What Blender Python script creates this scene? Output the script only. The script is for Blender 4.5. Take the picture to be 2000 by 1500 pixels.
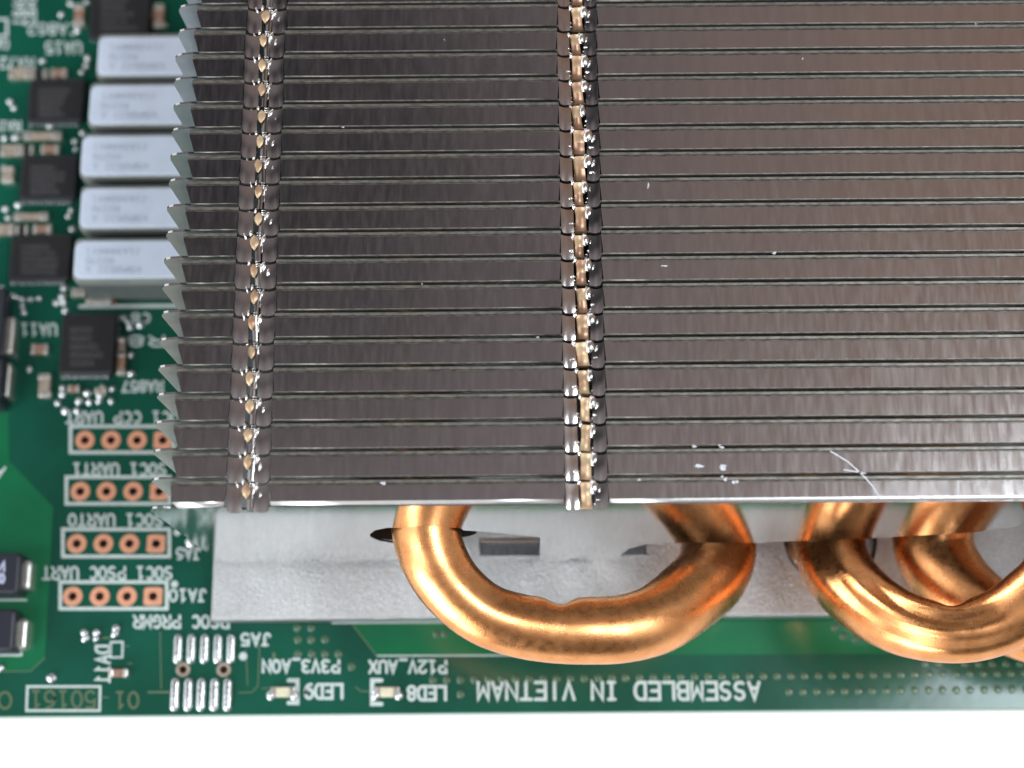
import bpy, bmesh, math, random
from mathutils import Vector, Matrix
random.seed(7)
PI = math.pi
for o in list(bpy.data.objects): bpy.data.objects.remove(o)
S = bpy.context.scene
COL = S.collection

# ------------------------------------------------------------------ camera (1 unit = 1 cm)
F = 3100.0; TILT = math.radians(16.1); ROLL = math.radians(-0.45); CH = 15.0
cam = bpy.data.cameras.new('camera'); camo = bpy.data.objects.new('camera', cam); COL.objects.link(camo)
CM = Matrix.Translation((0, 0, CH)) @ Matrix.Rotation(TILT, 4, 'X') @ Matrix.Rotation(ROLL, 4, 'Z')
camo.matrix_world = CM
cam.sensor_width = 36; cam.lens = F/2000*36; cam.clip_start = .1; cam.clip_end = 2000
cam.dof.use_dof = True; cam.dof.focus_distance = 13.1; cam.dof.aperture_fstop = .20
S.camera = camo
S.render.resolution_x = 1024; S.render.resolution_y = 768
S.view_settings.view_transform = 'Standard'; S.view_settings.look = 'None'
S.view_settings.exposure = .25; S.view_settings.gamma = 1

# ------------------------------------------------------------------ the room as a soft surround: dark ceiling, warm side, bright front
W = bpy.data.worlds.new('World'); S.world = W; W.use_nodes = True
nt = W.node_tree; N = nt.nodes; L = nt.links; N.clear()
def node(t, **k):
    n = N.new(t)
    for a, b in k.items(): setattr(n, a, b)
    return n
def ramp(n, stops, interp='EASE'):
    n.color_ramp.interpolation = interp
    e = n.color_ramp.elements
    while len(e) < len(stops): e.new(.5)
    for q, (p, c) in zip(e, stops): q.position = p; q.color = (c[0], c[1], c[2], 1)
tc = node('ShaderNodeTexCoord')
sep = node('ShaderNodeSeparateXYZ'); L.new(tc.outputs['Generated'], sep.inputs[0])
up = node('ShaderNodeVectorMath', operation='DOT_PRODUCT'); up.inputs[1].default_value = Vector((-.22, .48, 1)).normalized()
L.new(tc.outputs['Generated'], up.inputs[0])
r1 = node('ShaderNodeValToRGB')
ramp(r1, [(0.0, (.45, .46, .46)), (.5, (1.55, 1.60, 1.64)), (.72, (.72, .73, .75)), (.86, (.30, .28, .285)), (.955, (.18, .152, .155)), (1.0, (.020, .0205, .025))])
L.new(up.outputs['Value'], r1.inputs[0])
# warm brown wall toward +X
mr = node('ShaderNodeMapRange'); mr.inputs['From Min'].default_value = .02; mr.inputs['From Max'].default_value = .42
mr.inputs['To Min'].default_value = 0; mr.inputs['To Max'].default_value = 1
L.new(sep.outputs['X'], mr.inputs['Value'])
mr2 = node('ShaderNodeMapRange'); mr2.inputs['From Min'].default_value = -.25; mr2.inputs['From Max'].default_value = .12
L.new(sep.outputs['Y'], mr2.inputs['Value'])
mul = node('ShaderNodeMath', operation='MULTIPLY'); L.new(mr.outputs[0], mul.inputs[0]); L.new(mr2.outputs[0], mul.inputs[1])
mx = node('ShaderNodeMixRGB'); mx.inputs[2].default_value = (.205, .112, .068, 1)
L.new(mul.outputs[0], mx.inputs[0]); L.new(r1.outputs[0], mx.inputs[1])
bg = node('ShaderNodeBackground'); bg.inputs[1].default_value = 1.0
# surround darkened at the front, standing in for an unseen photographer
body = node('ShaderNodeVectorMath', operation='DOT_PRODUCT'); body.inputs[1].default_value = Vector((.10, -.85, .50)).normalized()
L.new(tc.outputs['Generated'], body.inputs[0])
rb = node('ShaderNodeValToRGB'); ramp(rb, [(0, (1, 1, 1)), (.62, (1, 1, 1)), (.90, (.24, .22, .21)), (1.0, (.15, .14, .135))])
L.new(body.outputs['Value'], rb.inputs[0])
mb = node('ShaderNodeMixRGB'); mb.blend_type = 'MULTIPLY'; mb.inputs[0].default_value = 1
L.new(mx.outputs[0], mb.inputs[1]); L.new(rb.outputs[0], mb.inputs[2])
L.new(mb.outputs[0], bg.inputs[0])
wo = node('ShaderNodeOutputWorld'); L.new(bg.outputs[0], wo.inputs[0])

def area(name, loc, tgt, sx, sy, power, col):
    l = bpy.data.lights.new(name, 'AREA'); l.shape = 'RECTANGLE'; l.size = sx; l.size_y = sy
    l.energy = power; l.color = col
    o = bpy.data.objects.new(name, l); COL.objects.link(o); o.location = loc
    o.rotation_euler = (Vector(tgt)-Vector(loc)).to_track_quat('-Z', 'Y').to_euler()
    return o
area('window_light', (-36, -46, 17), (0, 0, 0), 40, 14, 27000, (.97, .985, 1.0))
area('left_window_light', (-34, -14, 34), (0, -2, 0), 16, 22, 5600, (.98, .99, 1.0))
area('side_window_light', (19.0, 1.2, 36), (4, 1, 0), 11, 11, 6200, (.84, .93, 1.0))

# ------------------------------------------------------------------ pixel of the photo -> point on a plane
R3 = CM.to_3x3(); C0 = Vector((0, 0, CH))
def ray(px, py): return (R3 @ Vector(((px-1000)/F, (750-py)/F, -1))).normalized()
def P(px, py, z=0.0):
    d = ray(px, py); t = (z-CH)/d.z; return C0 + d*t
def PY(px, py, y):
    d = ray(px, py); t = y/d.y; return C0 + d*t
PX = .00487            # one photo pixel on the board, cm

# ------------------------------------------------------------------ materials
def mat(name, col=(.5, .5, .5), rough=.5, metal=0.0, spec=.5, var=0.0, vscale=20, vstretch=(1, 1, 1), bump=0.0, bscale=60,
        bstretch=(1, 1, 1), col2=None, rvar=0.0, coat=0.0, dots=None, detail=4):
    m = bpy.data.materials.new(name); m.use_nodes = True
    t = m.node_tree; n = t.nodes; l = t.links
    b = n['Principled BSDF']
    b.inputs['Base Color'].default_value = (*col, 1); b.inputs['Roughness'].default_value = rough
    b.inputs['Metallic'].default_value = metal; b.inputs['Specular IOR Level'].default_value = spec
    b.inputs['Coat Weight'].default_value = coat; b.inputs['Coat Roughness'].default_value = .12
    g = n.new('ShaderNodeNewGeometry')
    def noise(scale, st, det=detail):
        mp = n.new('ShaderNodeMapping'); mp.inputs['Scale'].default_value = st
        l.new(g.outputs['Position'], mp.inputs[0])
        k = n.new('ShaderNodeTexNoise'); k.inputs['Scale'].default_value = scale; k.inputs['Detail'].default_value = det
        l.new(mp.outputs[0], k.inputs['Vector']); return k
    if col2 or var:
        k = noise(vscale, vstretch)
        rp = n.new('ShaderNodeValToRGB'); e = rp.color_ramp.elements
        c2 = col2 if col2 else tuple(c*(1-var) for c in col)
        e[0].position = .36; e[0].color = (*c2, 1); e[1].position = .62; e[1].color = (*col, 1)
        l.new(k.outputs['Fac'], rp.inputs[0]); l.new(rp.outputs[0], b.inputs['Base Color'])
    if rvar:
        k = noise(vscale*2.3, vstretch)
        q = n.new('ShaderNodeMapRange'); q.inputs['From Min'].default_value = .3; q.inputs['From Max'].default_value = .7
        q.inputs['To Min'].default_value = max(.02, rough-rvar); q.inputs['To Max'].default_value = rough+rvar
        l.new(k.outputs['Fac'], q.inputs[0]); l.new(q.outputs[0], b.inputs['Roughness'])
    if bump:
        k = noise(bscale, bstretch)
        u = n.new('ShaderNodeBump'); u.inputs['Strength'].default_value = bump; u.inputs['Distance'].default_value = .02
        l.new(k.outputs['Fac'], u.inputs['Height']); l.new(u.outputs[0], b.inputs['Normal'])
    return m
M = {}
M['table'] = mat('white_paper', (.95, .95, .945), .9, spec=.1)
M['mask'] = mat('green_solder_mask', (.005, .086, .053), .19, spec=.5, var=.25, vscale=1.2, bump=.05, bscale=9)
M['pour'] = mat('green_mask_over_copper', (.007, .15, .062), .19, spec=.5, var=.18, vscale=1.5, bump=.05, bscale=9)
M['trace'] = mat('trace_edge', (.10, .17, .10), .35)
M['edge'] = mat('board_edge', (.06, .20, .13), .6)
M['silk'] = mat('silkscreen_white', (.54, .64, .62), .55, var=.15, vscale=30)
M['etch'] = mat('etched_copper_text', (.10, .15, .085), .35)
M['pad'] = mat('bare_copper_pad', (.83, .40, .25), .42, metal=.25, var=.12, vscale=22)
M['barrel'] = mat('plated_barrel', (.42, .19, .12), .35, metal=.6)
M['solder'] = mat('solder', (.72, .76, .78), .28, metal=1, bump=.25, bscale=25, rvar=.08)
M['tin'] = mat('tinned_terminal', (.74, .71, .66), .34, metal=.85, var=.2, vscale=20)
M['beige'] = mat('ceramic_beige', (.36, .30, .24), .5, var=.25, vscale=14)
M['tan'] = mat('ceramic_tan', (.34, .20, .14), .5, var=.25, vscale=14)
M['black'] = mat('black_mould', (.012, .013, .016), .42, var=.3, vscale=25, bump=.15, bscale=160)
M['mark'] = mat('laser_marking', (.075, .075, .08), .6)
M['cap'] = mat('capacitor_black', (.016, .019, .030), .38, bump=.1, bscale=120)
M['capmark'] = mat('capacitor_print', (.42, .45, .62), .6)
M['ferrite'] = mat('grey_ferrite', (.085, .10, .10), .5, var=.2, vscale=8)
M['rim'] = mat('inductor_rim', (.20, .22, .21), .42, var=.1, vscale=8)
M['label'] = mat('label_white', (.57, .655, .79), .5, var=.06, vscale=5)
M['labelink'] = mat('label_ink', (.44, .51, .62), .6)
M['led'] = mat('led_lens', (.72, .68, .50), .3, var=.12, vscale=20)
M['via'] = mat('tented_via', (.065, .125, .072), .2, spec=.6)
M['orange'] = mat('orange_pad', (.55, .19, .07), .4)

# fin sheet: brushed aluminium with grime, scratches and specks
def fin_mat():
    m = mat('brushed_fin_metal', (.63, .61, .605), .18, metal=1, var=.07, vscale=4, vstretch=(3, .5, .5), bump=.02, bscale=28, bstretch=(8, .6, .6), rvar=.035)
    return m
M['fin'] = fin_mat()
M['face'] = mat('fin_face_mirror', (.80, .80, .79), .10, metal=1, var=.04, vscale=6, vstretch=(6, 6, .3), bump=.012, bscale=14, bstretch=(8, 8, .4))
M['bright'] = mat('polished_tab', (.88, .87, .85), .24, metal=1, bump=.08, bscale=18)
M['groove'] = mat('fin_edge_strip', (.24, .225, .20), .45, metal=.8, var=.45, vscale=16, vstretch=(1.2, 3, 3))
M['tab_warm_refl'] = mat('clip_warm_reflection', (.70, .53, .33), .40, metal=.4, col2=(.40, .23, .14), vscale=7)  # warm reflection put into the clip metal's colour
M['plate'] = mat('textured_cast_plate', (.53, .545, .56), .34, metal=.85, var=.22, vscale=55, bump=.85, bscale=80, rvar=.05, detail=2)
M['slot'] = mat('slot_dark_metal', (.46, .48, .53), .4, metal=.9, var=.4, vscale=14, vstretch=(6, .4, 1))
M['dark'] = mat('gap_shade_black', (.02, .018, .016), .6)  # near-black stands in for shade in the fin gaps and pipe slot
M['scuff'] = mat('white_scuff', (.68, .70, .74), .5, metal=.4, bump=.4, bscale=60)
def copper_mat():
    m = mat('copper_tube', (.84, .39, .16), .285, metal=1, col2=(.72, .315, .12), vscale=6, rvar=.05, bump=.10, bscale=95, vstretch=(1, 1, 1), detail=8)
    return m
M['copper'] = copper_mat()
M['facerough'] = mat('fin_face_satin', (.60, .64, .64), .30, metal=.9, var=.12, vscale=6)

# ------------------------------------------------------------------ mesh helpers
def obj(name, bm, mats, parent=None, loc=None, smooth=False, label=None, recalc=True):
    if recalc: bmesh.ops.recalc_face_normals(bm, faces=bm.faces)
    me = bpy.data.meshes.new(name); bm.to_mesh(me); bm.free()
    if not isinstance(mats, (list, tuple)): mats = [mats]
    for m_ in mats: me.materials.append(m_)
    if smooth:
        for p in me.polygons: p.use_smooth = True
    o = bpy.data.objects.new(name, me); COL.objects.link(o)
    if parent: o.parent = parent
    if loc is not None: o.location = loc
    if label: o['label'] = label
    return o
def autosmooth(o, ang=35):
    me = o.data
    bm = bmesh.new(); bm.from_mesh(me)
    for e in bm.edges:
        if len(e.link_faces) == 2 and e.calc_face_angle(0) > math.radians(ang): e.smooth = False
    for f in bm.faces: f.smooth = True
    bm.to_mesh(me); bm.free()
def prism(bm, ring, levels, mi=0):
    """ring: (x,y) list ccw; levels: (z, inset) bottom to top"""
    cx = sum(p[0] for p in ring)/len(ring); cy = sum(p[1] for p in ring)/len(ring)
    w = max(abs(p[0]-cx) for p in ring); h = max(abs(p[1]-cy) for p in ring)
    rows = []
    for z, ins in levels:
        sx = (w-ins)/w if w else 1; sy = (h-ins)/h if h else 1
        rows.append([bm.verts.new((cx+(x-cx)*sx, cy+(y-cy)*sy, z)) for x, y in ring])
    n = len(ring); fs = []
    for a, b in zip(rows, rows[1:]):
        for i in range(n): fs.append(bm.faces.new((a[i], a[(i+1) % n], b[(i+1) % n], b[i])))
    fs.append(bm.faces.new(rows[-1])); fs.append(bm.faces.new(list(reversed(rows[0]))))
    for f in fs: f.material_index = mi
def rrect(x0, x1, y0, y1, r, k=4):
    pts = []
    for cx, cy, a0 in ((x1-r, y1-r, 0), (x0+r, y1-r, 90), (x0+r, y0+r, 180), (x1-r, y0+r, 270)):
        for i in range(k+1):
            a = math.radians(a0+90*i/k); pts.append((cx+r*math.cos(a), cy+r*math.sin(a)))
    return pts
def box(bm, x0, x1, y0, y1, z0, z1, bev=.01, r=None, mi=0):
    if x0 > x1: x0, x1 = x1, x0
    if y0 > y1: y0, y1 = y1, y0
    r = bev if r is None else r
    r = min(r, (x1-x0)*.49, (y1-y0)*.49)
    b = min(bev, (z1-z0)*.45)
    prism(bm, rrect(x0, x1, y0, y1, r), [(z0, 0), (z1-b, 0), (z1-b*.3, b*.3), (z1, b)], mi)
def pxbox(bm, px0, px1, py0, py1, z0, z1, bev=.01, r=None, mi=0):
    """box whose TOP face spans the given photo pixels at height z1"""
    a = P(px0, py1, z1); b = P(px1, py0, z1); c = P(px0, py0, z1); d = P(px1, py1, z1)
    box(bm, (a.x+c.x)/2, (b.x+d.x)/2, (a.y+d.y)/2, (b.y+c.y)/2, z0, z1, bev, r, mi)
def circle(cx, cy, r, n=20, ry=None):
    ry = ry or r
    return [(cx+r*math.cos(2*PI*i/n), cy+ry*math.sin(2*PI*i/n)) for i in range(n)]
def dome(bm, cx, cy, rx, ry, h, z0=0.0, n=14, k=4, mi=0, tail=0):
    rows = []
    for j in range(k):
        a = PI/2*j/k
        rows.append([bm.verts.new((cx+rx*math.cos(a)*math.cos(2*PI*i/n), cy+ry*math.cos(a)*math.sin(2*PI*i/n), z0+h*math.sin(a))) for i in range(n)])
    top = bm.verts.new((cx, cy, z0+h))
    for a, b in zip(rows, rows[1:]):
        for i in range(n): bm.faces.new((a[i], a[(i+1) % n], b[(i+1) % n], b[i])).material_index = mi
    for i in range(n): bm.faces.new((rows[-1][i], rows[-1][(i+1) % n], top)).material_index = mi
def ribbon(bm, pts, w, z, mi=0, cap=True):
    """flat stroke with mitred joints and rounded ends"""
    pts = [Vector((p[0], p[1])) for p in pts]
    closed = (pts[0]-pts[-1]).length < 1e-5 and len(pts) > 3
    if closed: pts = pts[:-1]
    n = len(pts); Lf = []; Rt = []
    for i in range(n):
        if closed: a = pts[i-1]; b = pts[(i+1) % n]
        else: a = pts[max(i-1, 0)]; b = pts[min(i+1, n-1)]
        d1 = (pts[i]-a); d2 = (b-pts[i])
        if d1.length < 1e-6: d1 = d2
        if d2.length < 1e-6: d2 = d1
        d1.normalize(); d2.normalize()
        t = d1+d2
        if t.length < 1e-4: t = Vector((-d1.y, d1.x))
        t.normalize(); nn = Vector((-t.y, t.x))
        c = max(.45, nn.dot(Vector((-d1.y, d1.x))))
        Lf.append(bm.verts.new((*(pts[i]+nn*w/2/c), z))); Rt.append(bm.verts.new((*(pts[i]-nn*w/2/c), z)))
    for i in range(n if closed else n-1):
        j = (i+1) % n
        f = bm.faces.new((Lf[i], Rt[i], Rt[j], Lf[j])); f.material_index = mi
    if cap and not closed:
        for e, q, s in ((0, 1, 1), (n-1, n-2, -1)):
            d = (pts[e]-pts[q]).normalized(); nn = Vector((-d.y, d.x))
            arc = [bm.verts.new((*(pts[e]+nn*w/2*math.cos(a)+d*w/2*math.sin(a)), z)) for a in [PI*i/6 for i in range(1, 6)]]
            lv, rv = (Rt[e], Lf[e]) if s == 1 else (Lf[e], Rt[e])
            bm.faces.new([lv]+arc+[rv]).material_index = mi

# stroke lettering as on silkscreens: 4 x 6 grid
def arc(cx, cy, rx, ry, a0, a1, k=7): return [(cx+rx*math.cos(math.radians(a0+(a1-a0)*i/k)), cy+ry*math.sin(math.radians(a0+(a1-a0)*i/k))) for i in range(k+1)]
O_ = arc(2, 3, 2, 3, 0, 360, 16)
G = {
 'A': [[(0, 0), (2, 6), (4, 0)], [(.7, 2), (3.3, 2)]],
 'B': [[(0, 3), (0, 0), (2.5, 0)]+arc(2.5, 1.5, 1.5, 1.5, -90, 90, 6)+[(0, 3)], [(0, 3), (0, 6), (2.3, 6)]+arc(2.3, 4.5, 1.4, 1.5, 90, -90, 6)],
 'C': [arc(2, 3, 2, 3, 50, 310, 12)],
 'D': [[(0, 0), (0, 6), (2, 6)]+arc(2, 3, 2, 3, 90, -90, 8)+[(0, 0)]],
 'E': [[(4, 0), (0, 0), (0, 6), (4, 6)], [(0, 3), (3, 3)]],
 'G': [arc(2, 3, 2, 3, 50, 340, 12)+[(4, 2.6), (2.4, 2.6)]],
 'I': [[(.8, 0), (3.2, 0)], [(.8, 6), (3.2, 6)], [(2, 0), (2, 6)]],
 'i': [[(2, 0), (2, 6)]],
 'J': [[(4, 6), (1.5, 6)], [(3, 6), (3, 1.5)]+arc(1.6, 1.5, 1.4, 1.5, 0, -170, 7)],
 'K': [[(0, 0), (0, 6)], [(4, 6), (0, 2.4)], [(1.4, 3.6), (4, 0)]],
 'L': [[(0, 6), (0, 0), (4, 0)]],
 'M': [[(0, 0), (0, 6), (2, 2), (4, 6), (4, 0)]],
 'N': [[(0, 0), (0, 6), (4, 0), (4, 6)]],
 'O': [O_], '0': [O_],
 'P': [[(0, 0), (0, 6), (2.3, 6)]+arc(2.3, 4.4, 1.6, 1.6, 90, -90, 7)+[(0, 2.8)]],
 'R': [[(0, 0), (0, 6), (2.3, 6)]+arc(2.3, 4.4, 1.6, 1.6, 90, -90, 7)+[(0, 2.8)], [(2, 2.8), (4, 0)]],
 'S': [[(3.8, 5.2)]+arc(2.2, 4.5, 1.7, 1.5, 60, 250, 8)+arc(1.9, 1.55, 1.9, 1.55, 70, -130, 9)],
 'T': [[(0, 6), (4, 6)], [(2, 6), (2, 0)]],
 'U': [[(0, 6), (0, 2)]+arc(2, 2, 2, 2, 180, 360, 8)+[(4, 6)]],
 'V': [[(0, 6), (2, 0), (4, 6)]],
 'X': [[(0, 0), (4, 6)], [(0, 6), (4, 0)]],
 'Y': [[(0, 6), (2, 3), (4, 6)], [(2, 3), (2, 0)]],
 '1': [[(1, 4.8), (2.2, 6), (2.2, 0)], [(1, 0), (3.4, 0)]],
 '2': [arc(2, 4.3, 1.9, 1.7, 160, -20, 7)+[(0, 0), (4, 0)]],
 '3': [arc(1.8, 4.5, 1.9, 1.5, 140, -90, 8), arc(1.8, 1.5, 2.1, 1.5, 90, -140, 8)],
 '5': [[(3.7, 6), (.4, 6), (.2, 3.3)]+arc(2, 2, 2, 2, 120, -140, 9)],
 '6': [[(3.2, 6)]+arc(3, 3, 3, 3, 110, 180, 5)+arc(2, 2, 2, 2, 180, 530, 14)],
 '7': [[(0, 6), (4, 6), (1.4, 0)]],
 '8': [arc(2, 4.5, 1.7, 1.5, -90, 270, 14), arc(2, 1.5, 2, 1.5, 90, 450, 14)],
 '9': [[(.8, 0)]+arc(1, 3, 3, 3, -70, 0, 5)+arc(2, 4, 2, 2, 0, 350, 14)],
 '_': [[(0, -.6), (3.6, -.6)]], ' ': [], '-': [[(.6, 3), (3.4, 3)]],
}
def text(s, px0, px1, py0, py1, name='printed_text', parent=None, m='silk', w=5.0, z=.006, rot='flip', label=None, zpl=0.0, proportional=False):
    """text filling the pixel box; 'flip' = upside down as in the photo; 'down' = turned a quarter"""
    n = len(s); adv = 5.6; o = None; bm = bmesh.new()
    tot = adv*(n-1)+4
    A = P(px0, py0, zpl); B = P(px1, py0, zpl); D = P(px0, py1, zpl)
    ux = (B-A); uy = (D-A)     # right, down in photo
    k = 0
    for i, ch in enumerate(s):
        if ch == ' ' and len(bm.verts): o = obj(name, bm, M[m], parent, recalc=False, label=label); bm = bmesh.new()
        for st in G[ch]:
            pts = []
            for x, y in st:
                u = (i*adv+x)/tot; v = y/6
                if rot == 'flip': q = A + ux*(1-u) + uy*v
                elif rot == 'down': q = A + uy*u + ux*(1-(v))
                pts.append((q.x, q.y))
            ribbon(bm, pts, w*PX*1.1, zpl+z+.00035*(k % 7)); k += 1
    o = obj(name, bm, M[m], parent, recalc=False, label=label)
    return o
def empty(name, loc=(0, 0, 0), label=None, cat=None):
    o = bpy.data.objects.new(name, None); COL.objects.link(o); o.location = loc; o.empty_display_size = .3
    if label: o['label'] = label
    if cat: o['category'] = cat
    return o

# ------------------------------------------------------------------ setting
bm = bmesh.new()
for v in ((-90, -90), (90, -90), (90, 90), (-90, 90)): bm.verts.new((*v, -.19))
bm.faces.new(bm.verts)
t = obj('tabletop', bm, M['table']); t['kind'] = 'structure'

# ================================================================== CIRCUIT BOARD
board = empty('circuit_board', P(600, 1393, 0), 'green printed circuit board with white upside down lettering, lying under the heatsink', 'circuit board')
board.location = (0, 0, 0)
YE = P(1000, 1391, 0).y
holes = []
HX = [[166, 217, 268, 318], [157, 208, 260, 311], [150, 202, 253, 305], [142, 195, 248, 299]]
HY = [860, 960, 1062, 1165]
for r_, ys in enumerate(HY):
    for c_ in range(4): q = P(HX[r_][c_], ys, 0); holes.append((q.x, q.y, .041))
for hx in (357.5, 437): q = P(hx, 1308, 0); holes.append((q.x, q.y, .036))
bm = bmesh.new()
def loop_edges(pts, z):
    vs = [bm.verts.new((x, y, z)) for x, y in pts]
    return [bm.edges.new((vs[i], vs[(i+1) % len(vs)])) for i in range(len(vs))], vs
outer = [(-11, YE), (13, YE), (13, 12), (-11, 12)]
ed, ov = loop_edges(outer, 0)
alle = list(ed); rings = []
for x, y, r in holes:
    e, vs = loop_edges(circle(x, y, r, 18), 0); alle += e; rings.append(vs)
bmesh.ops.triangle_fill(bm, edges=alle, use_beauty=True)
for f in bm.faces:
    if f.normal.z < 0: f.normal_flip()
ob = [bm.verts.new((v.co.x, v.co.y, -.165)) for v in ov]
for i in range(4):
    f = bm.faces.new((ov[i], ov[(i+1) % 4], ob[(i+1) % 4], ob[i])); f.material_index = 1
for vs in rings:
    lo = [bm.verts.new((v.co.x, v.co.y, -.165)) for v in vs]
    for i in range(len(vs)):
        f = bm.faces.new((vs[i], vs[(i+1) % len(vs)], lo[(i+1) % len(vs)], lo[i])); f.material_index = 2
obj('board_panel', bm, [M['mask'], M['edge'], M['barrel']], board, recalc=False)

def flatpoly(name, pxs, m, z, parent=board):
    bm = bmesh.new(); bm.faces.new([bm.verts.new((*P(x, y, 0).xy, z)) for x, y in reversed(pxs)]).normal_update()
    bmesh.ops.triangulate(bm, faces=bm.faces)
    o = obj(name, bm, m, parent, recalc=False)
    for p in o.data.polygons:
        if p.normal.z < 0: o.data.flip_normals(); break
    return o
flatpoly('copper_area', [(-300, 560), (15, 600), (18, 900), (104, 990), (88, 1285), (60, 1311), (-300, 1312)], M['pour'], .002)
flatpoly('copper_area', [(650, 1175), (735, 1281), (2300, 1275), (2300, 1175)], M['pour'], .002)
def trace(pxs, w=2.2, m='trace', z=.0032, name='copper_trace'):
    bm = bmesh.new(); ribbon(bm, [P(x, y, 0).xy for x, y in pxs], w*PX, z); return obj(name, bm, M[m], board, recalc=False)
trace([(-20, 1312), (60, 1311), (88, 1285)])
trace([(690, 1222), (736, 1281)])
trace([(736, 1281), (1010, 1280)], 3, 'silk')
trace([(313, 1235), (315, 1345)]); trace([(480, 1270), (484, 1338)])
trace([(525, 1245), (507, 1262), (504, 1340), (492, 1352), (466, 1353)])
trace([(330, 1352), (290, 1352)], 4); trace([(512, 1345), (540, 1343)]); trace([(695, 1342), (705, 1350), (725, 1351)])
trace([(200, 1246), (215, 1246), (227, 1238)], 3)
trace([(200, 1362), (212, 1362)]); trace([(245, 1262), (252, 1262)]); trace([(250, 1296), (258, 1296)])
trace([(535, 1277), (535, 1287)], 6)

# --- silkscreen outlines, pads of the four unpopulated headers
names = ['SOC1 CCP UART', 'SOC1 UART1', 'SOC1 UART0', 'SOC1 PSOC UART']
spans = [(130, 368, 805, 826), (144, 324, 906, 928), (135, 317, 1005, 1027), (84, 336, 1108, 1131)]
BX = [(138, 340, 833, 884), (130, 332, 932, 984), (123, 331, 1034, 1087), (118, 326, 1137, 1189)]
for r_ in range(4):
    bm = bmesh.new(); x0, x1, y0, y1 = BX[r_]
    ribbon(bm, [P(x, y, 0).xy for x, y in ((x0, y0), (x1, y0), (x1, y1), (x0, y1), (x0, y0))], 7*PX, .006)
    hd = obj('header_outline', bm, M['silk'], board, recalc=False, label='white outline round four bare copper holes marked '+names[r_])
    for c_ in range(4):
        q = P(HX[r_][c_], HY[r_], 0); bm = bmesh.new(); n = 18
        inn = [bm.verts.new((x, y, .005)) for x, y in circle(q.x, q.y, .041, n)]
        ih = [bm.verts.new((x, y, -.03)) for x, y in circle(q.x, q.y, .039, n)]
        if c_ == 3:
            o2 = []
            for i in range(n):
                a = 2*PI*i/n; k = .088/max(abs(math.cos(a)), abs(math.sin(a))); k = min(k, .088*1.35)
                o2.append((q.x+k*math.cos(a), q.y+k*math.sin(a)))
        else: o2 = circle(q.x, q.y, .094, n)
        ou = [bm.verts.new((x, y, .005)) for x, y in o2]; ol = [bm.verts.new((x, y, .0003)) for x, y in o2]
        for i in range(n):
            j = (i+1) % n
            bm.faces.new((inn[i], ou[i], ou[j], inn[j])); bm.faces.new((ou[i], ol[i], ol[j], ou[j])); bm.faces.new((ih[i], inn[i], inn[j], ih[j])).material_index = 1
        obj('pin_pad', bm, [M['pad'], M['barrel']], hd)
    a, b, c, d = spans[r_]
    text(names[r_], a, b, c, d, parent=board, w=4.4)
def dot(px, py, r=7): 
    bm = bmesh.new(); q = P(px, py, 0); prism(bm, circle(q.x, q.y, r*PX, 14), [(.0, 0), (.007, 0)]); obj('printed_dot', bm, M['silk'], board)
dot(346, 1040); dot(341, 1141); dot(475, 1282, 8)
text('JA6', 346, 391, 1071, 1092, parent=board, w=4.4); text('JA10', 332, 402, 1152, 1174, parent=board, w=4.4)
text('JA5', 472, 528, 1238, 1260, parent=board, w=4.6)
text('PSOC PRGMR', 262, 446, 1203, 1226, parent=board, w=4.6)
text('ASSEMBLED IN ViETNAM', 934, 1482, 1333, 1366, parent=board, w=5.6)
text('LED8', 797, 870, 1341, 1367, parent=board, w=5.4); text('LED9', 597, 668, 1337, 1364, parent=board, w=5.4)
text('P12V_AUX', 722, 871, 1291, 1314, parent=board, w=4.8); text('P3V3_AON', 514, 662, 1290, 1313, parent=board, w=4.8)
text('RA857', 240, 318, 745, 765, parent=board, w=4.2)
text('UA11', 42, 110, 633, 655, parent=board, w=4.4); text('UA15', 90, 158, 83, 105, parent=board, w=4.4)
text('CA862', 56, 150, 47, 68, parent=board, w=4.2); text('RA72', 0, 66, 114, 134, parent=board, w=4.2)
text('C8', 258, 292, 613, 630, parent=board, w=4); text('R8', 252, 320, 657, 676, parent=board, w=4)
text('RA81', 27, 47, -12, 50, rot='down', parent=board, w=4.2); text('RA82', 50, 70, -14, 50, rot='down', parent=board, w=4.2)
text('CA8', -10, 16, 78, 96, parent=board, w=4); text('RA15', -12, 40, 238, 256, parent=board, w=4)
text('DA11', 188, 214, 1262, 1334, rot='down', parent=board, w=4.6)
text('50161', 62, 186, 1350, 1382, m='etch', z=.004, parent=board, w=4.6, name='etched_number')
text('01', 226, 270, 1352, 1383, m='etch', z=.004, parent=board, w=4.6, name='etched_number')
text('0', -2, 22, 1352, 1384, m='etch', z=.004, parent=board, w=4.6, name='etched_number')
text('A', -22, 10, 914, 936, parent=board, w=4.6)
def outline(pxs, w=5): 
    bm = bmesh.new(); ribbon(bm, [P(x, y, 0).xy for x, y in pxs], w*PX, .006); obj('printed_outline', bm, M['silk'], board, recalc=False)
outline([(54, 1341), (196, 1341), (195, 1388), (52, 1388), (54, 1341)], 5)
outline([(217, 1254), (240, 1254), (239, 1284), (216, 1284), (217, 1254)], 4)
outline([(-30, 1172), (52, 1172)], 4); outline([(-30, 1280), (42, 1280), (42, 1274)], 4)
outline([(157, 599), (420, 597)], 8)
outline([(-20, 38), (14, 38), (14, 70), (-20, 70)], 6)
outline([(650, 1216), (905, 1215)], 5)
# led brackets
outline([(564, 1329), (581, 1329), (581, 1373), (564, 1373)], 8)
outline([(745, 1329), (727, 1329), (727, 1375), (745, 1375)], 8)

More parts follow.
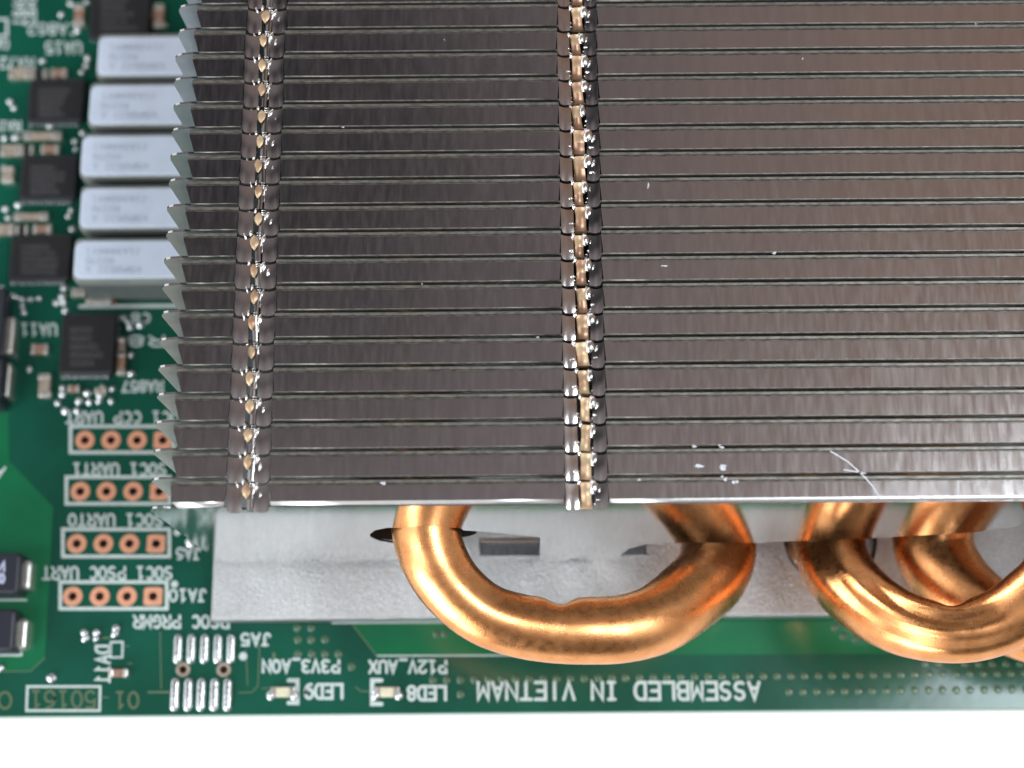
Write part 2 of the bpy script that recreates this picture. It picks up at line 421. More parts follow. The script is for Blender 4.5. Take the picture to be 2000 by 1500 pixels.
# --- solder pads of JA5
k = 0
for xs, y0, y1 in (([348, 374, 400, 426, 452], 1238, 1297), ([342, 368, 393, 419, 445], 1324, 1390)):
    for x in xs:
        a = P(x, y1, 0); b = P(x-1, y0, 0); bm = bmesh.new()
        cx = (a.x+b.x)/2; hh = (b.y-a.y)/2; cy = (a.y+b.y)/2
        rows = []
        for j, (s, h) in enumerate(((1, 0), (.93, .013), (.7, .026), (.35, .032))):
            rows.append([bm.verts.new((px_, py_, .001+h)) for px_, py_ in rrect(cx-.043*s, cx+.043*s, cy-hh+(1-s)*.05, cy+hh-(1-s)*.05, .042*s, 5)])
        for r0, r1_ in zip(rows, rows[1:]):
            for i in range(len(r0)): bm.faces.new((r0[i], r0[(i+1) % len(r0)], r1_[(i+1) % len(r0)], r1_[i]))
        bm.faces.new(rows[-1])
        obj('solder_pad', bm, M['solder'], board, smooth=True)
for hx in (357.5, 437):
    q = P(hx, 1308, 0); bm = bmesh.new(); n = 18
    a = [bm.verts.new((x, y, .005)) for x, y in circle(q.x, q.y, .036, n)]; b = [bm.verts.new((x, y, .005)) for x, y in circle(q.x, q.y, .068, n)]
    for i in range(n): bm.faces.new((a[i], b[i], b[(i+1) % n], a[(i+1) % n]))
    obj('guide_hole_ring', bm, M['beige'], board)

# --- LEDs
for cx, cy in ((552, 1352), (756, 1352)):
    bm = bmesh.new(); pxbox(bm, cx-24, cx+24, cy-11, cy+10, 0.002, .03, .008)
    led = obj('led', bm, M['tin'], board, label='cream coloured LED')
    bm = bmesh.new(); pxbox(bm, cx-13, cx+13, cy-10, cy+9, .028, .07, .012); obj('led_lens', bm, M['led'], led)
    for s in (-1, 1):
        bm = bmesh.new(); q = P(cx+s*23, cy+6, 0); dome(bm, q.x, q.y, .045, .05, .035); obj('solder_joint', bm, M['solder'], led, smooth=True)

# --- tented vias
viapos = []
x = 846
while x < 2020:
    viapos.append((x, 1328-(x-846)*.0115)); x += 26.9
x = 1542
while x < 2020: viapos.append((x, 1351-(x-1542)*.010)); x += 27.1
for x in (1808, 1835, 1885, 1912, 1939, 1966, 1993): viapos.append((x, 1296))
viapos += [(900, 1356), (582, 1249), (608, 1249), (635, 1249), (582, 1277), (609, 1277), (635, 1277), (661, 1277), (687, 1302), (853, 1238), (869, 1238),
           (1631, 1226), (1662, 1227), (1647, 1243), (1672, 1248), (581, 1226), (608, 1226)]
bmv = None
for x, y in viapos:
    bm = bmesh.new(); dome(bm, 0, 0, .037, .037, .009, .0, 14, 3)
    if bmv is None:
        vo = obj('tented_via', bm, M['via'], board, smooth=True); bmv = vo.data
    else:
        bm.free(); vo = bpy.data.objects.new('tented_via', bmv); COL.objects.link(vo); vo.parent = board
    q = P(x, y, 0); vo.location = (q.x, q.y, .001)

# --- solder blobs and tiny passives
blobs = [(138, 8), (120, 30), (83, 121), (172, 115), (169, 130), (160, 143), (98, 247), (9, 271), (31, 270), (147, 277), (149, 293), (162, 260), (9, 328), (14, 340),
 (36, 402), (11, 409), (140, 411), (16, 427), (135, 423), (142, 449), (4, 564), (126, 563), (27, 580), (42, 586), (60, 586), (77, 584), (122, 580), (110, 592), (124, 591),
 (128, 607), (43, 600), (46, 612), (229, 622), (243, 622), (252, 632), (254, 640), (275, 635), (257, 694), (257, 730), (58, 722), (122, 758), (122, 770), (113, 788), (128, 803),
 (151, 803), (171, 768), (155, 784), (175, 786), (196, 773), (194, 784), (218, 784), (202, 757), (220, 760), (4, 770), (165, 1236), (167, 1247), (189, 1236), (188, 1248), (227, 1228),
 (225, 1238), (101, 1324), (373, 1060), (2, 1092), (0, 1304), (186, 30), (170, 6), (152, 60), (300, 30), (322, 52), (20, 200), (28, 212)]
shared = {}
for i, (x, y) in enumerate(blobs):
    big = (x, y) in ((101, 1324), (373, 1060), (2, 1092), (0, 1304))
    key = 'b' if big else 's'
    q = P(x, y, 0)
    if key not in shared:
        bm = bmesh.new(); r = .055 if big else .040; dome(bm, 0, 0, r, r*.85, .035, 0, 14, 4)
        bo = obj('solder_dot', bm, M['solder'], board, smooth=True); shared[key] = bo.data
    else:
        bo = bpy.data.objects.new('solder_dot', shared[key]); COL.objects.link(bo); bo.parent = board
    bo.location = (q.x, q.y, .001); bo.rotation_euler = (0, 0, random.uniform(-.6, .6)); s = random.uniform(.85, 1.2); bo.scale = (s, s, 1)
def passive(x, y, w, h, body='beige', horiz=True, z=.06):
    """small two-terminal part, photo pixels"""
    bm = bmesh.new()
    if horiz: pxbox(bm, x-w/2+w*.22, x+w/2-w*.22, y-h/2, y+h/2, .004, z, .01)
    else: pxbox(bm, x-w/2, x+w/2, y-h/2+h*.22, y+h/2-h*.22, .004, z, .01)
    o = obj('ceramic_passive', bm, M[body], board)
    for s in (-1, 1):
        bm = bmesh.new()
        if horiz: pxbox(bm, x+s*w*.39-w*.13, x+s*w*.39+w*.13, y-h/2-1, y+h/2+1, .001, z*1.05, .012)
        else: pxbox(bm, x-w/2-1, x+w/2+1, y+s*h*.39-h*.13, y+s*h*.39+h*.13, .001, z*1.05, .012)
        obj('terminal', bm, M['tin'], o)
for a in [(38, 141, 40, 20, 'beige', True), (76, 143, 30, 16, 'black', True), (114, 142, 30, 16, 'tan', True), (154, 28, 18, 40, 'tan', False), (20, 292, 38, 20, 'beige', True),
          (52, 292, 24, 16, 'black', True), (97, 291, 34, 16, 'tan', True), (8, 447, 36, 20, 'beige', True), (42, 448, 22, 16, 'black', True), (82, 447, 34, 16, 'tan', True),
          (76, 681, 32, 18, 'tan', True), (86, 752, 22, 44, 'beige', False), (236, 708, 16, 44, 'tan', False), (236, 676, 15, 34, 'beige', False), (143, 758, 22, 12, 'tan', True),
          (230, 1314, 36, 15, 'tan', True), (82, 264, 72, 14, 'beige', True), (60, 422, 64, 13, 'beige', True), (309, 30, 20, 44, 'tan', False), (153, 570, 26, 16, 'tin', True),
          (193, 588, 50, 10, 'tin', True), (14, 340, 22, 30, 'beige', False), (196, 762, 22, 10, 'beige', True)]:
    passive(*a)
bm = bmesh.new(); pxbox(bm, 214, 226, 583, 593, .001, .03, .004); obj('bare_pad', bm, M['orange'], board)

# --- black chips
def chip(x0, x1, y0, y1, pins='bottom', z=.10, rows=5, side=False):
    bm = bmesh.new(); pxbox(bm, x0, x1, y0, y1, .012, z, .012, .02)
    c = obj('black_chip', bm, M['black'], board)
    a = P(x0, y1, 0); b = P(x1, y0, 0)
    np_ = 12; ys = P((x0+x1)/2, y1+6, 0).y
    for i in range(np_):
        bm = bmesh.new(); xx = a.x+.03+(b.x-a.x-.06)*i/(np_-1)
        box(bm, xx-.013, xx+.013, ys-.032, ys+.05, .001, .022, .006); obj('pin', bm, M['solder'], c)
    if side:
        xr = P(x1+6, y0, 0).x
        for i in range(10):
            bm = bmesh.new(); yy = a.y+.05+(b.y-a.y-.1)*i/9
            box(bm, xr-.05, xr+.03, yy-.013, yy+.013, .001, .022, .006); obj('pin', bm, M['solder'], c)
    # engraved lines of illegible small type
    bm = bmesh.new(); 
    for r_ in range(rows):
        py = y0+(y1-y0)*(.24+.56*r_/(rows-1)); n = random.randint(7, 11)
        for i in range(n):
            px = x0+(x1-x0)*(.18+.62*i/11); w = (x1-x0)*.035
            st = random.choice('0123568')
            for s_ in G[st]:
                ribbon(bm, [P(px+w*2*(1-u/4), py+(v/6)*(y1-y0)*.085, z).xy for u, v in s_], 1.5*PX, z+.002+.0002*i)
    obj('chip_marking', bm, M['mark'], c, recalc=False)
chip(56, 163, 154, 236); chip(40, 149, 304, 388); chip(20, 138, 458, 545); chip(176, 292, -26, 70, z=.12)
chip(118, 224, 612, 728, z=.12, rows=5, side=True)

# --- tall inductors with white labels (rear half under the fins)
tops = [(190, 408, 71, 146), (174, 398, 166, 242), (158, 390, 265, 342), (156, 384, 367, 444), (144, 376, 470, 543)]
for i, (x0, x1, y0, y1) in enumerate(tops):
    zt = .65
    bm = bmesh.new(); pxbox(bm, x0+2, x1, y0-4, y1+2, .03, zt-.02, .02, .03); 
    ind = obj('inductor', bm, M['ferrite'], board, label=['topmost', 'second from the top', 'middle', 'fourth from the top', 'lowest'][i]+' of the five grey inductors with white labels')
    bm = bmesh.new(); pxbox(bm, x0, x1+2, y0-6, y1+4, zt-.14, zt, .02, .05); obj('inductor_rim', bm, M['rim'], ind)
    bm = bmesh.new(); pxbox(bm, x0+1, x1, y0, y1-1, zt+.001, zt+.02, .008, .075); lb = obj('white_label', bm, M['label'], ind)
    w_ = x1-x0; xo = x0+30
    for s_, a_, b_, dy in (('J1A3886V1', 12, 118, .22), ('R0270', 58, 118, .46), ('K5P0522 A', 12, 118, .70)):
        yy = y0+(y1-y0)*dy
        text(s_, x0+24+(118-b_), x0+24+(118-a_) if s_ != 'R0270' else x0+24+52, yy, yy+11, name='label_print', parent=lb, m='labelink', w=1.9, zpl=zt+.02, z=.002)

# --- two moulded capacitors on the left edge, and more terminals above
def bigcap(x1, y0, y1, tx0, tx1, ty0, ty1, z=.26, mk=True):
    bm = bmesh.new(); pxbox(bm, -110, x1, y0, y1, .02, z, .03, .03); c = obj('moulded_capacitor', bm, M['cap'], board)
    bm = bmesh.new(); pxbox(bm, tx0, tx1, ty0, ty1, .002, .12, .03, .03); obj('terminal', bm, M['tin'], c)
    if mk: text('28', -8, 8, y0+18, y0+58, rot='down', name='capacitor_print', parent=c, m='capmark', w=4.5, zpl=z, z=.003)
bigcap(38, 1080, 1160, 30, 60, 1094, 1152); bigcap(28, 1190, 1272, 20, 52, 1208, 1268, mk=False)
bigcap(4, 560, 700, -2, 27, 618, 692, z=.3, mk=False); bigcap(2, 700, 790, -6, 20, 708, 776, z=.3, mk=False)

# ================================================================== HEATSINK
ZT = 2.9
hs = empty('heatsink', (0, 0, 0), 'silver finned heatsink with copper heat pipes standing on the green circuit board', 'heatsink')
Y0 = P(1000, 986, ZT).y
YB = P(1000, 4, ZT).y
PITCH = (YB-Y0)/19
ZP = PY(1000, 1099, Y0).z           # level of the base plate
print('fin pitch', PITCH, 'plate z', ZP, 'Y0', Y0)
def fx(px, py=988): return PY(px, py, Y0).x
def fxz(px, py): q = PY(px, py, Y0); return (q.x, q.z)
TH = .018; RF = .012
XL = fx(327)           # left end of the folded strips
C1 = fx(481); C2 = fx(1146); XR = fx(2330)
COLS = [(C1, .165), (C2, .165)]
segs = [(XL, C1-.165), (C1+.165, C2-.165), (C2+.165, XR)]
zlo = ZT-.10
# profile of the plate (x,z)
tl = [fxz(297, 990)]
out = []
out += [(XL-.05, ZT-.020), (XL-.10, ZT-.028), (XL-.14, ZT-.048), (XL-.163, ZT-.085), (XL-.172, ZT-.13)]
out += [fxz(430, 1098), fxz(566, 1098), fxz(568, 1094), fxz(620, 1094), fxz(622, 1098), fxz(800, 1098), fxz(800, 1060), fxz(762, 1060), fxz(740, 1056), fxz(724, 1049), fxz(722, 1044), fxz(732, 1036), fxz(756, 1031),
        fxz(898, 1031), fxz(906, 1036), fxz(990, 1042), fxz(1055, 1050), fxz(1055, 1096), fxz(1110, 1098), fxz(1112, 1091), fxz(1152, 1091), fxz(1154, 1098), fxz(1210, 1096), fxz(1211, 1086), fxz(1225, 1073), fxz(1262, 1063), fxz(1340, 1060), fxz(1480, 1060),
        fxz(1722, 1050), fxz(1900, 1040), fxz(2000, 1026), fxz(2330, 1010)]
out += [(XR, ZT-RF)]
for c_ in (C2, C1): out += [(c_+.13, ZT-RF), (c_+.12, ZT-.10), (c_-.12, ZT-.10), (c_-.13, ZT-RF)]
def make_fin(RF=RF, gap=.019, fm=2):  # rear folds take the dark edge tone to subdue their highlight
    bm = bmesh.new()
    fr = [bm.verts.new((x, 0, z)) for x, z in out]+[bm.verts.new((XL-.0, 0, ZT-RF))]
    bk = [bm.verts.new((v.co.x, TH, v.co.z)) for v in fr]
    e = [bm.edges.new((fr[i], fr[(i+1) % len(fr)])) for i in range(len(fr))]
    r = bmesh.ops.triangle_fill(bm, edges=e, use_beauty=True)
    for g_ in r['geom']:
        if isinstance(g_, bmesh.types.BMFace): g_.material_index = 1
    e = [bm.edges.new((bk[i], bk[(i+1) % len(bk)])) for i in range(len(bk))]
    r = bmesh.ops.triangle_fill(bm, edges=e, use_beauty=True)
    for g_ in r['geom']:
        if isinstance(g_, bmesh.types.BMFace): g_.material_index = 1
    for i in range(len(fr)):
        j = (i+1) % len(fr); f = bm.faces.new((fr[i], fr[j], bk[j], bk[i])); f.material_index = 0
    # folded strips
    yb = PITCH-gap
    cs = []
    for i in range(7):
        a = PI-(PI/2)*i/6; cs.append((RF+RF*math.cos(a), ZT-RF+RF*math.sin(a), fm if i < 6 else 0))
    cs += [(yb-.044, ZT+.001, 0), (yb-.038, ZT-.010, 2), (yb-.032, ZT-.010, 2), (yb-.026, ZT+.005, 2), (yb-.008, ZT+.007, 2), (yb-.001, ZT-.002, 3), (yb, ZT-.05, 3)]
    lower = [(RF, ZT-TH-.002, 0), (TH, ZT-RF, 0)]
    sec = cs+lower
    for si, (xa, xb) in enumerate(segs):
        nx = max(2, int((xb-xa)/.5))
        rows = []
        for k_ in range(nx+1):
            row = []
            for (y, z, mi) in sec:
                cl = max(0, .055-y)*1.1+.002
                cr = max(0, .055-y)*1.1+.002
                if si == 0: cr = (.014 if y < .06 else .0)
                if si == 1: cl = (.014 if y < .06 else .0); cr = (.014 if y < .05 else .0)
                if si == 2: cl = (.014 if y < .06 else .0)
                u = k_/nx; x = (xa+cl)*(1-u)+(xb-cr)*u
                wob = .0018*math.sin(x*2.3+si)+.0012*math.sin(x*7.1)
                row.append(bm.verts.new((x, y, z+(wob if z > ZT-.03 else 0))))
            rows.append(row)
        n = len(sec)
        for a, b in zip(rows, rows[1:]):
            for i in range(n):
                j = (i+1) % n; f = bm.faces.new((a[i], b[i], b[j], a[j])); f.material_index = sec[i][2] if i < len(cs) else 0; f.smooth = i < 6
        bm.faces.new(rows[0]); bm.faces.new(list(reversed(rows[-1])))
    # saddle wings either side of each locking clip
    for ci, (cx, hw) in enumerate(COLS):
        for s in (-1, 1):
            inner = .045 if ci == 0 else .062
            nu, nv = 8, 8; g = []
            for iu in range(nu+1):
                u = iu/nu; row = []
                for iv in range(nv+1):
                    v = iv/nv
                    x = cx+s*(hw*(1-u)+inner*u)
                    y = -.028+v*(PITCH-.026) - .012*math.sin(u*PI)
                    if u < .12: y = max(y, .0)
                    z = ZT-.003-.016*(u**1.3)-.004*(1-v)**2 + .005*math.sin(v*PI*1.5)*u - .006*math.exp(-((u-.35)/.2)**2)*max(0, 1-2*v)
                    row.append(bm.verts.new((x, y, z)))
                g.append(row)
            for iu in range(nu):
                for iv in range(nv):
                    f = bm.faces.new((g[iu][iv], g[iu+1][iv], g[iu+1][iv+1], g[iu][iv+1])); f.smooth = True; f.material_index = 0
            # turned-down skirt in front of the wing
            sk0 = [bm.verts.new(g[iu][0].co) for iu in range(nu+1)]
            sk = [bm.verts.new((g[iu][0].co.x, g[iu][0].co.y+.003, g[iu][0].co.z-.045)) for iu in range(nu+1)]
            for iu in range(nu):
                f = bm.faces.new((sk0[iu], sk0[iu+1], sk[iu+1], sk[iu])); f.material_index = 2
    return bm
def patch(bm, fn, nu, nv, mi):
    g = [[bm.verts.new(fn(i/nu, j/nv)) for j in range(nv+1)] for i in range(nu+1)]
    for i in range(nu):
        for j in range(nv):
            f = bm.faces.new((g[i][j], g[i+1][j], g[i+1][j+1], g[i][j+1])); f.material_index = mi; f.smooth = True
def ellip(bm, cx, cy, cz, rx, ry, rz, mi, tilt=0):
    ret = bmesh.ops.create_uvsphere(bm, u_segments=12, v_segments=8, radius=1)
    R = Matrix.Rotation(tilt, 3, 'Z')
    for v in ret['verts']:
        p = Vector((v.co.x*rx, v.co.y*ry, v.co.z*rz)); p = R @ p; v.co = p+Vector((cx, cy, cz))
        for f in v.link_faces: f.material_index = mi; f.smooth = True
def clip_mesh(ci):
    bm = bmesh.new(); cx = 0.0
    if ci == 1:     # wide tongue, warm reflection put into its colour
        w = .050
        tong = lambda u, v: (cx-.004+(u-.5)*2*w*(1-.22*math.sin(v*PI)), -.018+v*(PITCH-.034), -.050+.030*v+.014*math.sin(u*PI)-.006*math.sin(v*9))
        patch(bm, lambda u, v: tong(u, .47+.53*v), 6, 6, 0); patch(bm, lambda u, v: tong(u, .47*v), 6, 5, 3)
        patch(bm, lambda u, v: (cx-.004+(u-.5)*2*w*.95, -.018-.003*v, -.050-.05*v+.012*math.sin(u*PI)), 6, 2, 0)
        ellip(bm, cx+.056, PITCH*.62, -.040, .037, .062, .036, 1, -.15)  # blobs added and shaped to catch bright highlights, here and below
        ellip(bm, cx+.040, PITCH*.80, -.042, .018, .028, .025, 1, -.5)
        ellip(bm, cx-.056, PITCH*.80, -.030, .019, .028, .024, 1, .2); ellip(bm, cx-.078, PITCH*.16, -.026, .026, .012, .016, 1, .1); ellip(bm, cx+.088, PITCH*.16, -.026, .024, .012, .016, 1, -.1); ellip(bm, cx+.100, PITCH*.50, -.024, .012, .034, .014, 1, -.3)
        ellip(bm, cx-.070, PITCH*.06, -.056, .022, .010, .014, 1, 0)
        ellip(bm, cx+.075, PITCH*.06, -.056, .022, .010, .014, 1, 0)
    else:           # narrow grey tongue, beside it a warm reflection built as a diamond
        patch(bm, lambda u, v: (cx+.018+(u-.5)*.062, -.020+v*(PITCH-.022), -.055+.012*v+.010*math.sin(u*PI)), 4, 8, 2)
        patch(bm, lambda u, v: (cx+.018+(u-.5)*.062, -.020-.003*v, -.055-.05*v+.010*math.sin(u*PI)), 4, 2, 2)
        # diamond
        patch(bm, lambda u, v: (cx-.016+(u-.5)*.070*max(.08, math.sin(PI*min(1, max(0, v*.93+.04)))), PITCH*.30+v*PITCH*.56, -.034+.014*math.sin(v*PI)+.006*math.sin(u*PI)), 6, 8, 0)
        ellip(bm, cx+.058, PITCH*.68, -.030, .020, .052, .026, 1, -.35); ellip(bm, cx-.088, PITCH*.80, -.022, .010, .030, .014, 1, .4); ellip(bm, cx+.098, PITCH*.42, -.022, .012, .036, .014, 1, -.2)
        ellip(bm, cx+.050, PITCH*.40, -.044, .007, .040, .014, 1, -.05)
        ellip(bm, cx-.042, PITCH*.90, -.028, .014, .028, .020, 1, -.1)
        for k_ in range(3): ellip(bm, cx+.022, PITCH*(.74+.09*k_), -.030, .022, .0045, .008, 1, 0)
    return bm
M['tab_brown_refl'] = mat('clip_brown_reflection', (.40, .235, .15), .36, metal=.6, var=.3, vscale=10)  # brown reflection put into the colour of the tongue's lower half
fin_bm = make_fin(.042, .019, 4)
M['fold'] = mat('front_fold_highlight', (.84, .84, .83), .36, metal=.95, bump=.06, bscale=30, var=.1, vscale=8)  # highlight band put into the paler colour of the front fold
fin0 = obj('fin', fin_bm, [M['fin'], M['face'], M['groove'], M['dark'], M['fold']], hs, (0, Y0, 0))
tabs0 = []
for ci in range(2):
    bm = clip_mesh(ci); o = obj('locking_tab', bm, [M['tab_warm_refl'], M['bright'], M['fin'], M['tab_brown_refl']], fin0, (COLS[ci][0], 0, ZT), recalc=True); tabs0.append(o)
for t_ in tabs0: t_.material_slots[3].link = 'OBJECT'; t_.material_slots[3].material = M['tab_warm_refl']
fin0['label'] = 'frontmost fin whose polished face mirrors the copper pipes'
me_rear = obj('rear', make_fin(), [M['fin'], M['facerough'], M['groove'], M['dark']]); rear_data = me_rear.data; rear_data.name = 'fin'; bpy.data.objects.remove(me_rear)
for i in range(1, 24):
    f = fin0.copy(); f.data = rear_data; f['label'] = ''; del f['label']; COL.objects.link(f); f.parent = hs; f.location = (random.uniform(-.006, .006), Y0+i*PITCH, random.uniform(-.003, .003))
    f.rotation_euler = (0, random.uniform(-.0006, .0006), 0)
    for t_ in tabs0:
        c = t_.copy(); COL.objects.link(c); c.parent = f
        c.material_slots[3].link = 'OBJECT'; c.material_slots[3].material = M['tab_brown_refl']
        if i < 6: c.material_slots[3].link = 'OBJECT'; c.material_slots[3].material = M['tab_warm_refl']
        c.location = t_.location+Vector((random.uniform(-.006, .006), random.uniform(-.006, .006), random.uniform(-.006, .006)))
        c.rotation_euler = (random.uniform(-.10, .10), random.uniform(-.16, .16), random.uniform(-.10, .10)); c.scale = (random.uniform(.86, 1.14), random.uniform(.9, 1.06), 1)

# --- base plate with slot and round recess
def plate():
    bm = bmesh.new()
    A = P(416, 1206, ZP); B = P(2350, 1203, ZP)
    xl = A.x; xr = B.x; yf = A.y; yb = Y0+4.6
    sA = P(936, 1085, ZP); sB = P(1264, 1046, ZP)
    slot = [(sA.x, sA.y), (sB.x, sA.y), (sB.x, sB.y), (sA.x, sB.y)]
    o_, ov_ = [], [bm.verts.new((x, y, ZP)) for x, y in ((xl, yf), (xr, yf), (xr, yb), (xl, yb))]
    ed = [bm.edges.new((ov_[i], ov_[(i+1) % 4])) for i in range(4)]
    sv = [bm.verts.new((x, y, ZP)) for x, y in slot]; ed += [bm.edges.new((sv[i], sv[(i+1) % 4])) for i in range(4)]
    cc = P(1622, 1052, ZP); rc = .44
    cv = [bm.verts.new((x, y, ZP)) for x, y in circle(cc.x, cc.y, rc, 48)]; ed += [bm.edges.new((cv[i], cv[(i+1) % 48])) for i in range(48)]
    bmesh.ops.triangle_fill(bm, edges=ed, use_beauty=True)
    # rim turned down with a small radius
    def down(vs, steps, mi):
        prev = vs
        for dx, dz in steps:
            cx_ = sum(v.co.x for v in vs)/len(vs); cy_ = sum(v.co.y for v in vs)/len(vs)
            nxt = [bm.verts.new((v.co.x+(dx if v.co.x > cx_ else -dx), v.co.y+(dx if v.co.y > cy_ else -dx), ZP+dz)) for v in vs]
            for i in range(len(vs)):
                j = (i+1) % len(vs); f = bm.faces.new((prev[i], prev[j], nxt[j], nxt[i])); f.material_index = mi
            prev = nxt
        return prev
    down(ov_, [(.012, -.004), (.022, -.016), (.025, -.03), (.025, -.19)], 0)
    last = down(sv, [(-.006, -.006), (-.008, -.035)], 0)
    ff = bm.faces.new(last); ff.material_index = 1
    # recess: dark crack, then raised puck
    def ringrow(r, z): return [bm.verts.new((x, y, z)) for x, y in circle(cc.x, cc.y, r, 48)]
    prev = cv
    for r, z, mi in ((rc-.004, ZP-.01, 2), (rc-.006, ZP-.06, 2), (rc-.026, ZP-.06, 2), (rc-.028, ZP-.012, 2), (rc-.034, ZP-.008, 3)):
        nx = ringrow(r, z)
        for i in range(48):
            j = (i+1) % 48; f = bm.faces.new((prev[i], prev[j], nx[j], nx[i])); f.material_index = mi
        prev = nx
    bm.faces.new(prev).material_index = 3
    # faint stamped circle
    for (r, w_) in ((.53, .007),):
        a = [bm.verts.new((x, y, ZP+.0015)) for x, y in circle(cc.x, cc.y, r, 48)]; b = [bm.verts.new((x, y, ZP+.0015)) for x, y in circle(cc.x, cc.y, r+w_, 48)]
        for i in range(48):
            j = (i+1) % 48; bm.faces.new((a[i], a[j], b[j], b[i])).material_index = 4
    return bm
pl = obj('base_plate', plate(), [M['plate'], M['slot'], M['dark'], M['bright'], M['tab_warm_refl']], hs)  # stamped circle reuses the clip's warm tint
# bent lip inside the slot
bm = bmesh.new(); a = P(938, 1058, ZP); b = P(1262, 1048, ZP); box(bm, a.x, b.x, a.y, b.y, ZP-.034, ZP-.002, .012); obj('slot_lip', bm, M['bright'], hs)
bm = bmesh.new(); a = P(938, 1087, ZP); b = P(1264, 1084, ZP); box(bm, a.x, b.x, a.y, b.y, ZP-.002, ZP+.008, .003); obj('slot_edge', bm, M['bright'], hs)

# --- added dark sleeve, shade for the slot where the first pipe enters
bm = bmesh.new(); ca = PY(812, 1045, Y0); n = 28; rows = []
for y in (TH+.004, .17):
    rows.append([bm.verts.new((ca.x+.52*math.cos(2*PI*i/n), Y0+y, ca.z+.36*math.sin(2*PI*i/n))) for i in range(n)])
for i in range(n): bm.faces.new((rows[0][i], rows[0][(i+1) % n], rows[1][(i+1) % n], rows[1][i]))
bm.faces.new(rows[1]); obj('slot_shade_sleeve', bm, M['dark'], hs)

# --- scuffs and a hair-like scratch on the strips
def scuff(pts, w, name='scuff_mark'):
    bm = bmesh.new(); ribbon(bm, [P(x, y, ZT).xy for x, y in pts], w*.0039, ZT+.0105); obj(name, bm, M['scuff'], hs, recalc=False)
scuff([(1622, 882), (1655, 902), (1684, 928), (1704, 950), (1716, 972)], 3, 'scratch')
scuff([(1648, 918), (1690, 925)], 2.5)
for (x, y, a, b) in ((1358, 872, 16, 7), (1408, 872, 20, 9), (1366, 910, 30, 10), (1416, 912, 22, 14), (1412, 934, 16, 14), (1436, 945, 14, 12), (752, 945, 20, 10), (1248, 938, 8, 8),
                     (670, 250, 6, 7), (1568, 115, 6, 6), (868, 78, 3, 3), (1050, 660, 8, 6), (1512, 496, 16, 8), (1266, 362, 6, 16), (825, 555, 5, 4), (1295, 520, 18, 5), (1480, 150, 4, 3), (1905, 48, 6, 6)):
    bm = bmesh.new(); q = P(x, y, ZT); n = 12
    for k_ in range(3):
        ox, oy = random.uniform(-.3, .3)*a*.004, random.uniform(-.3, .3)*b*.004; f_ = random.uniform(.35, .6)
        vs = [bm.verts.new((q.x+ox+a*.002*f_*random.uniform(.6, 1.1)*math.cos(2*PI*i/n), q.y+oy+b*.002*f_*random.uniform(.6, 1.1)*math.sin(2*PI*i/n), ZT+.0085+.0008*k_)) for i in range(n)]
        bm.faces.new(vs)
    obj('scuff_mark', bm, M['scuff'], hs, recalc=False)

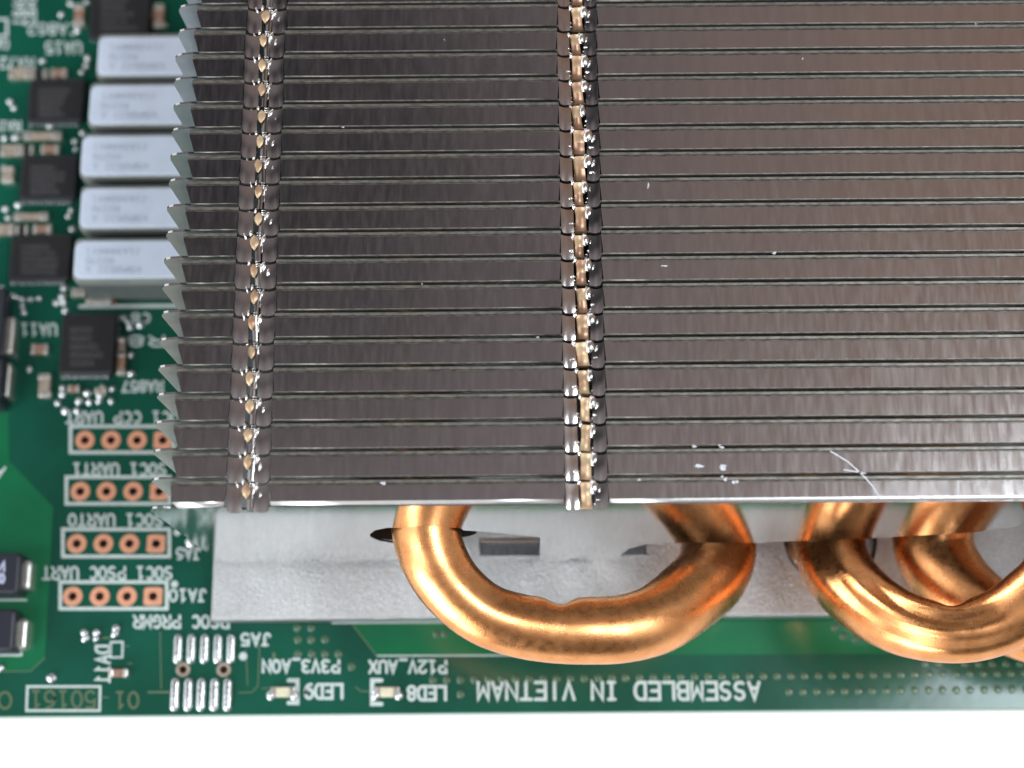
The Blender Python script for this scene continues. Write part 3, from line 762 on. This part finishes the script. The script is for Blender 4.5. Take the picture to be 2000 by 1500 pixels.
# --- heat pipes
def catmull(pts, k=10):
    out_ = []; n = len(pts)
    for i in range(n-1):
        p0 = pts[max(i-1, 0)]; p1 = pts[i]; p2 = pts[i+1]; p3 = pts[min(i+2, n-1)]
        for j in range(k):
            t_ = j/k
            out_.append(tuple(.5*((2*b)+(-a+c)*t_+(2*a-5*b+4*c-d)*t_*t_+(-a+3*b-3*c+d)*t_**3) for a, b, c, d in zip(p0, p1, p2, p3)))
    out_.append(tuple(pts[-1])); return out_
def pipe(ctrl, name='heat_pipe', label=None, dents=(), start_in=None, end_in=None, ridge=0.0, seg=40):
    pts = []
    for px, py, z, hw in ctrl:
        q = P(px, py, z); s = (P(px+10, py, z)-q).length/10; pts.append((q.x, q.y, q.z, hw*s))
    if start_in:
        a = pts[0]; pts = [(a[0], Y0+start_in, a[2], a[3])]+[(a[0], Y0+v, a[2], a[3]) for v in (.6, .25)]+[(a[0], max(a[1], Y0+.0), a[2], a[3])]+pts[1:]
    if end_in:
        a = pts[-1]; pts = pts[:-1]+[(a[0], max(a[1], Y0), a[2], a[3])]+[(a[0], Y0+v, a[2], a[3]) for v in (.25, .6)]+[(a[0], Y0+end_in, a[2], a[3])]
    c = catmull(pts, 12); n = len(c); bm = bmesh.new(); rows = []
    for i, (x, y, z, r) in enumerate(c):
        a = Vector(c[max(i-1, 0)][:3]); b = Vector(c[min(i+1, n-1)][:3]); t_ = (b-a).normalized()
        side = Vector((t_.y, -t_.x, 0)).normalized(); upv = side.cross(t_)
        if upv.z < 0: upv = -upv
        # side points to the outside or inside of the bend: inside = towards +y
        inn = side if side.y > 0 or (abs(side.y) < .05) else side
        row = []; u = i/(n-1)
        for k_ in range(seg):
            th = 2*PI*k_/seg; cs_, sn = math.cos(th), math.sin(th)
            rr = r
            rv = .93*r
            for (du, dth, amp, wu, wt) in dents:
                dd = math.atan2(math.sin(th-dth), math.cos(th-dth))
                if isinstance(du, tuple): q_ = (x-P(du[0], 1232, du[1]).x)/wu if y < Y0-.35 else 9
                else: q_ = (u-du)/wu
                rr += amp*math.exp(-q_**2-(dd/wt)**2)
            rr *= 1+.006*math.sin(7*u*PI+th*2)+.004*math.sin(23*u+3*th)
            p = Vector((x, y, z))+side*(cs_*rr)+upv*(sn*rr*.93)
            row.append(bm.verts.new(p))
        rows.append(row)
    for a, b in zip(rows, rows[1:]):
        for k_ in range(seg):
            j = (k_+1) % seg; bm.faces.new((a[k_], a[j], b[j], b[k_])).smooth = True
    bm.faces.new(rows[0]); bm.faces.new(rows[-1])
    return obj(name, bm, M['copper'], hs, label=label)
# th=0 is the outer side, PI the inner side of the bend, PI/2 the top
pipe([(832, 1045, 1.80, 67), (850, 1096, 1.76, 66), (886, 1150, 1.68, 63), (943, 1197, 1.60, 61), (1010, 1221, 1.53, 62), (1080, 1231, 1.48, 64), (1150, 1232, 1.44, 66), (1218, 1228, 1.38, 66),
      (1285, 1208, 1.26, 68), (1342, 1168, 1.04, 71), (1385, 1128, .80, 73), (1403, 1103, .64, 74)], label='copper heat pipe bent into a wide U in front of the middle of the fins',
     dents=[((1090, 1.47), PI, -.088, .10, .55), (.30, .9, -.014, .2, .35), (.35, 2.2, -.016, .15, .3)], start_in=3.0, end_in=3.0)
pipe([(1624, 1102, .64, 71), (1650, 1134, .84, 69), (1696, 1179, 1.12, 66), (1760, 1216, 1.38, 63), (1832, 1234, 1.55, 60), (1895, 1232, 1.60, 61), (1955, 1212, 1.64, 63), (2012, 1176, 1.72, 66),
      (2065, 1120, 1.78, 67), (2085, 1062, 1.80, 68)], label='outer copper heat pipe crossing over another at the right edge',
     dents=[((1862, 1.56), PI, -.05, .12, .5), (.45, 1.9, -.05, .14, .22), (.40, 1.15, -.035, .20, .16), (.30, .5, .01, .1, .3)], start_in=3.0, end_in=3.0)
pipe([(1828, 1100, .64, 78), (1858, 1132, .72, 74), (1906, 1176, .82, 69), (1965, 1214, .88, 64), (2040, 1240, .92, 62), (2120, 1244, 1.0, 62), (2200, 1220, 1.1, 64), (2260, 1160, 1.3, 66), (2285, 1080, 1.5, 66)],
     label='inner copper heat pipe partly hidden below the one crossing it', dents=[(.2, 2.0, -.02, .1, .3)], start_in=3.0, end_in=3.0)
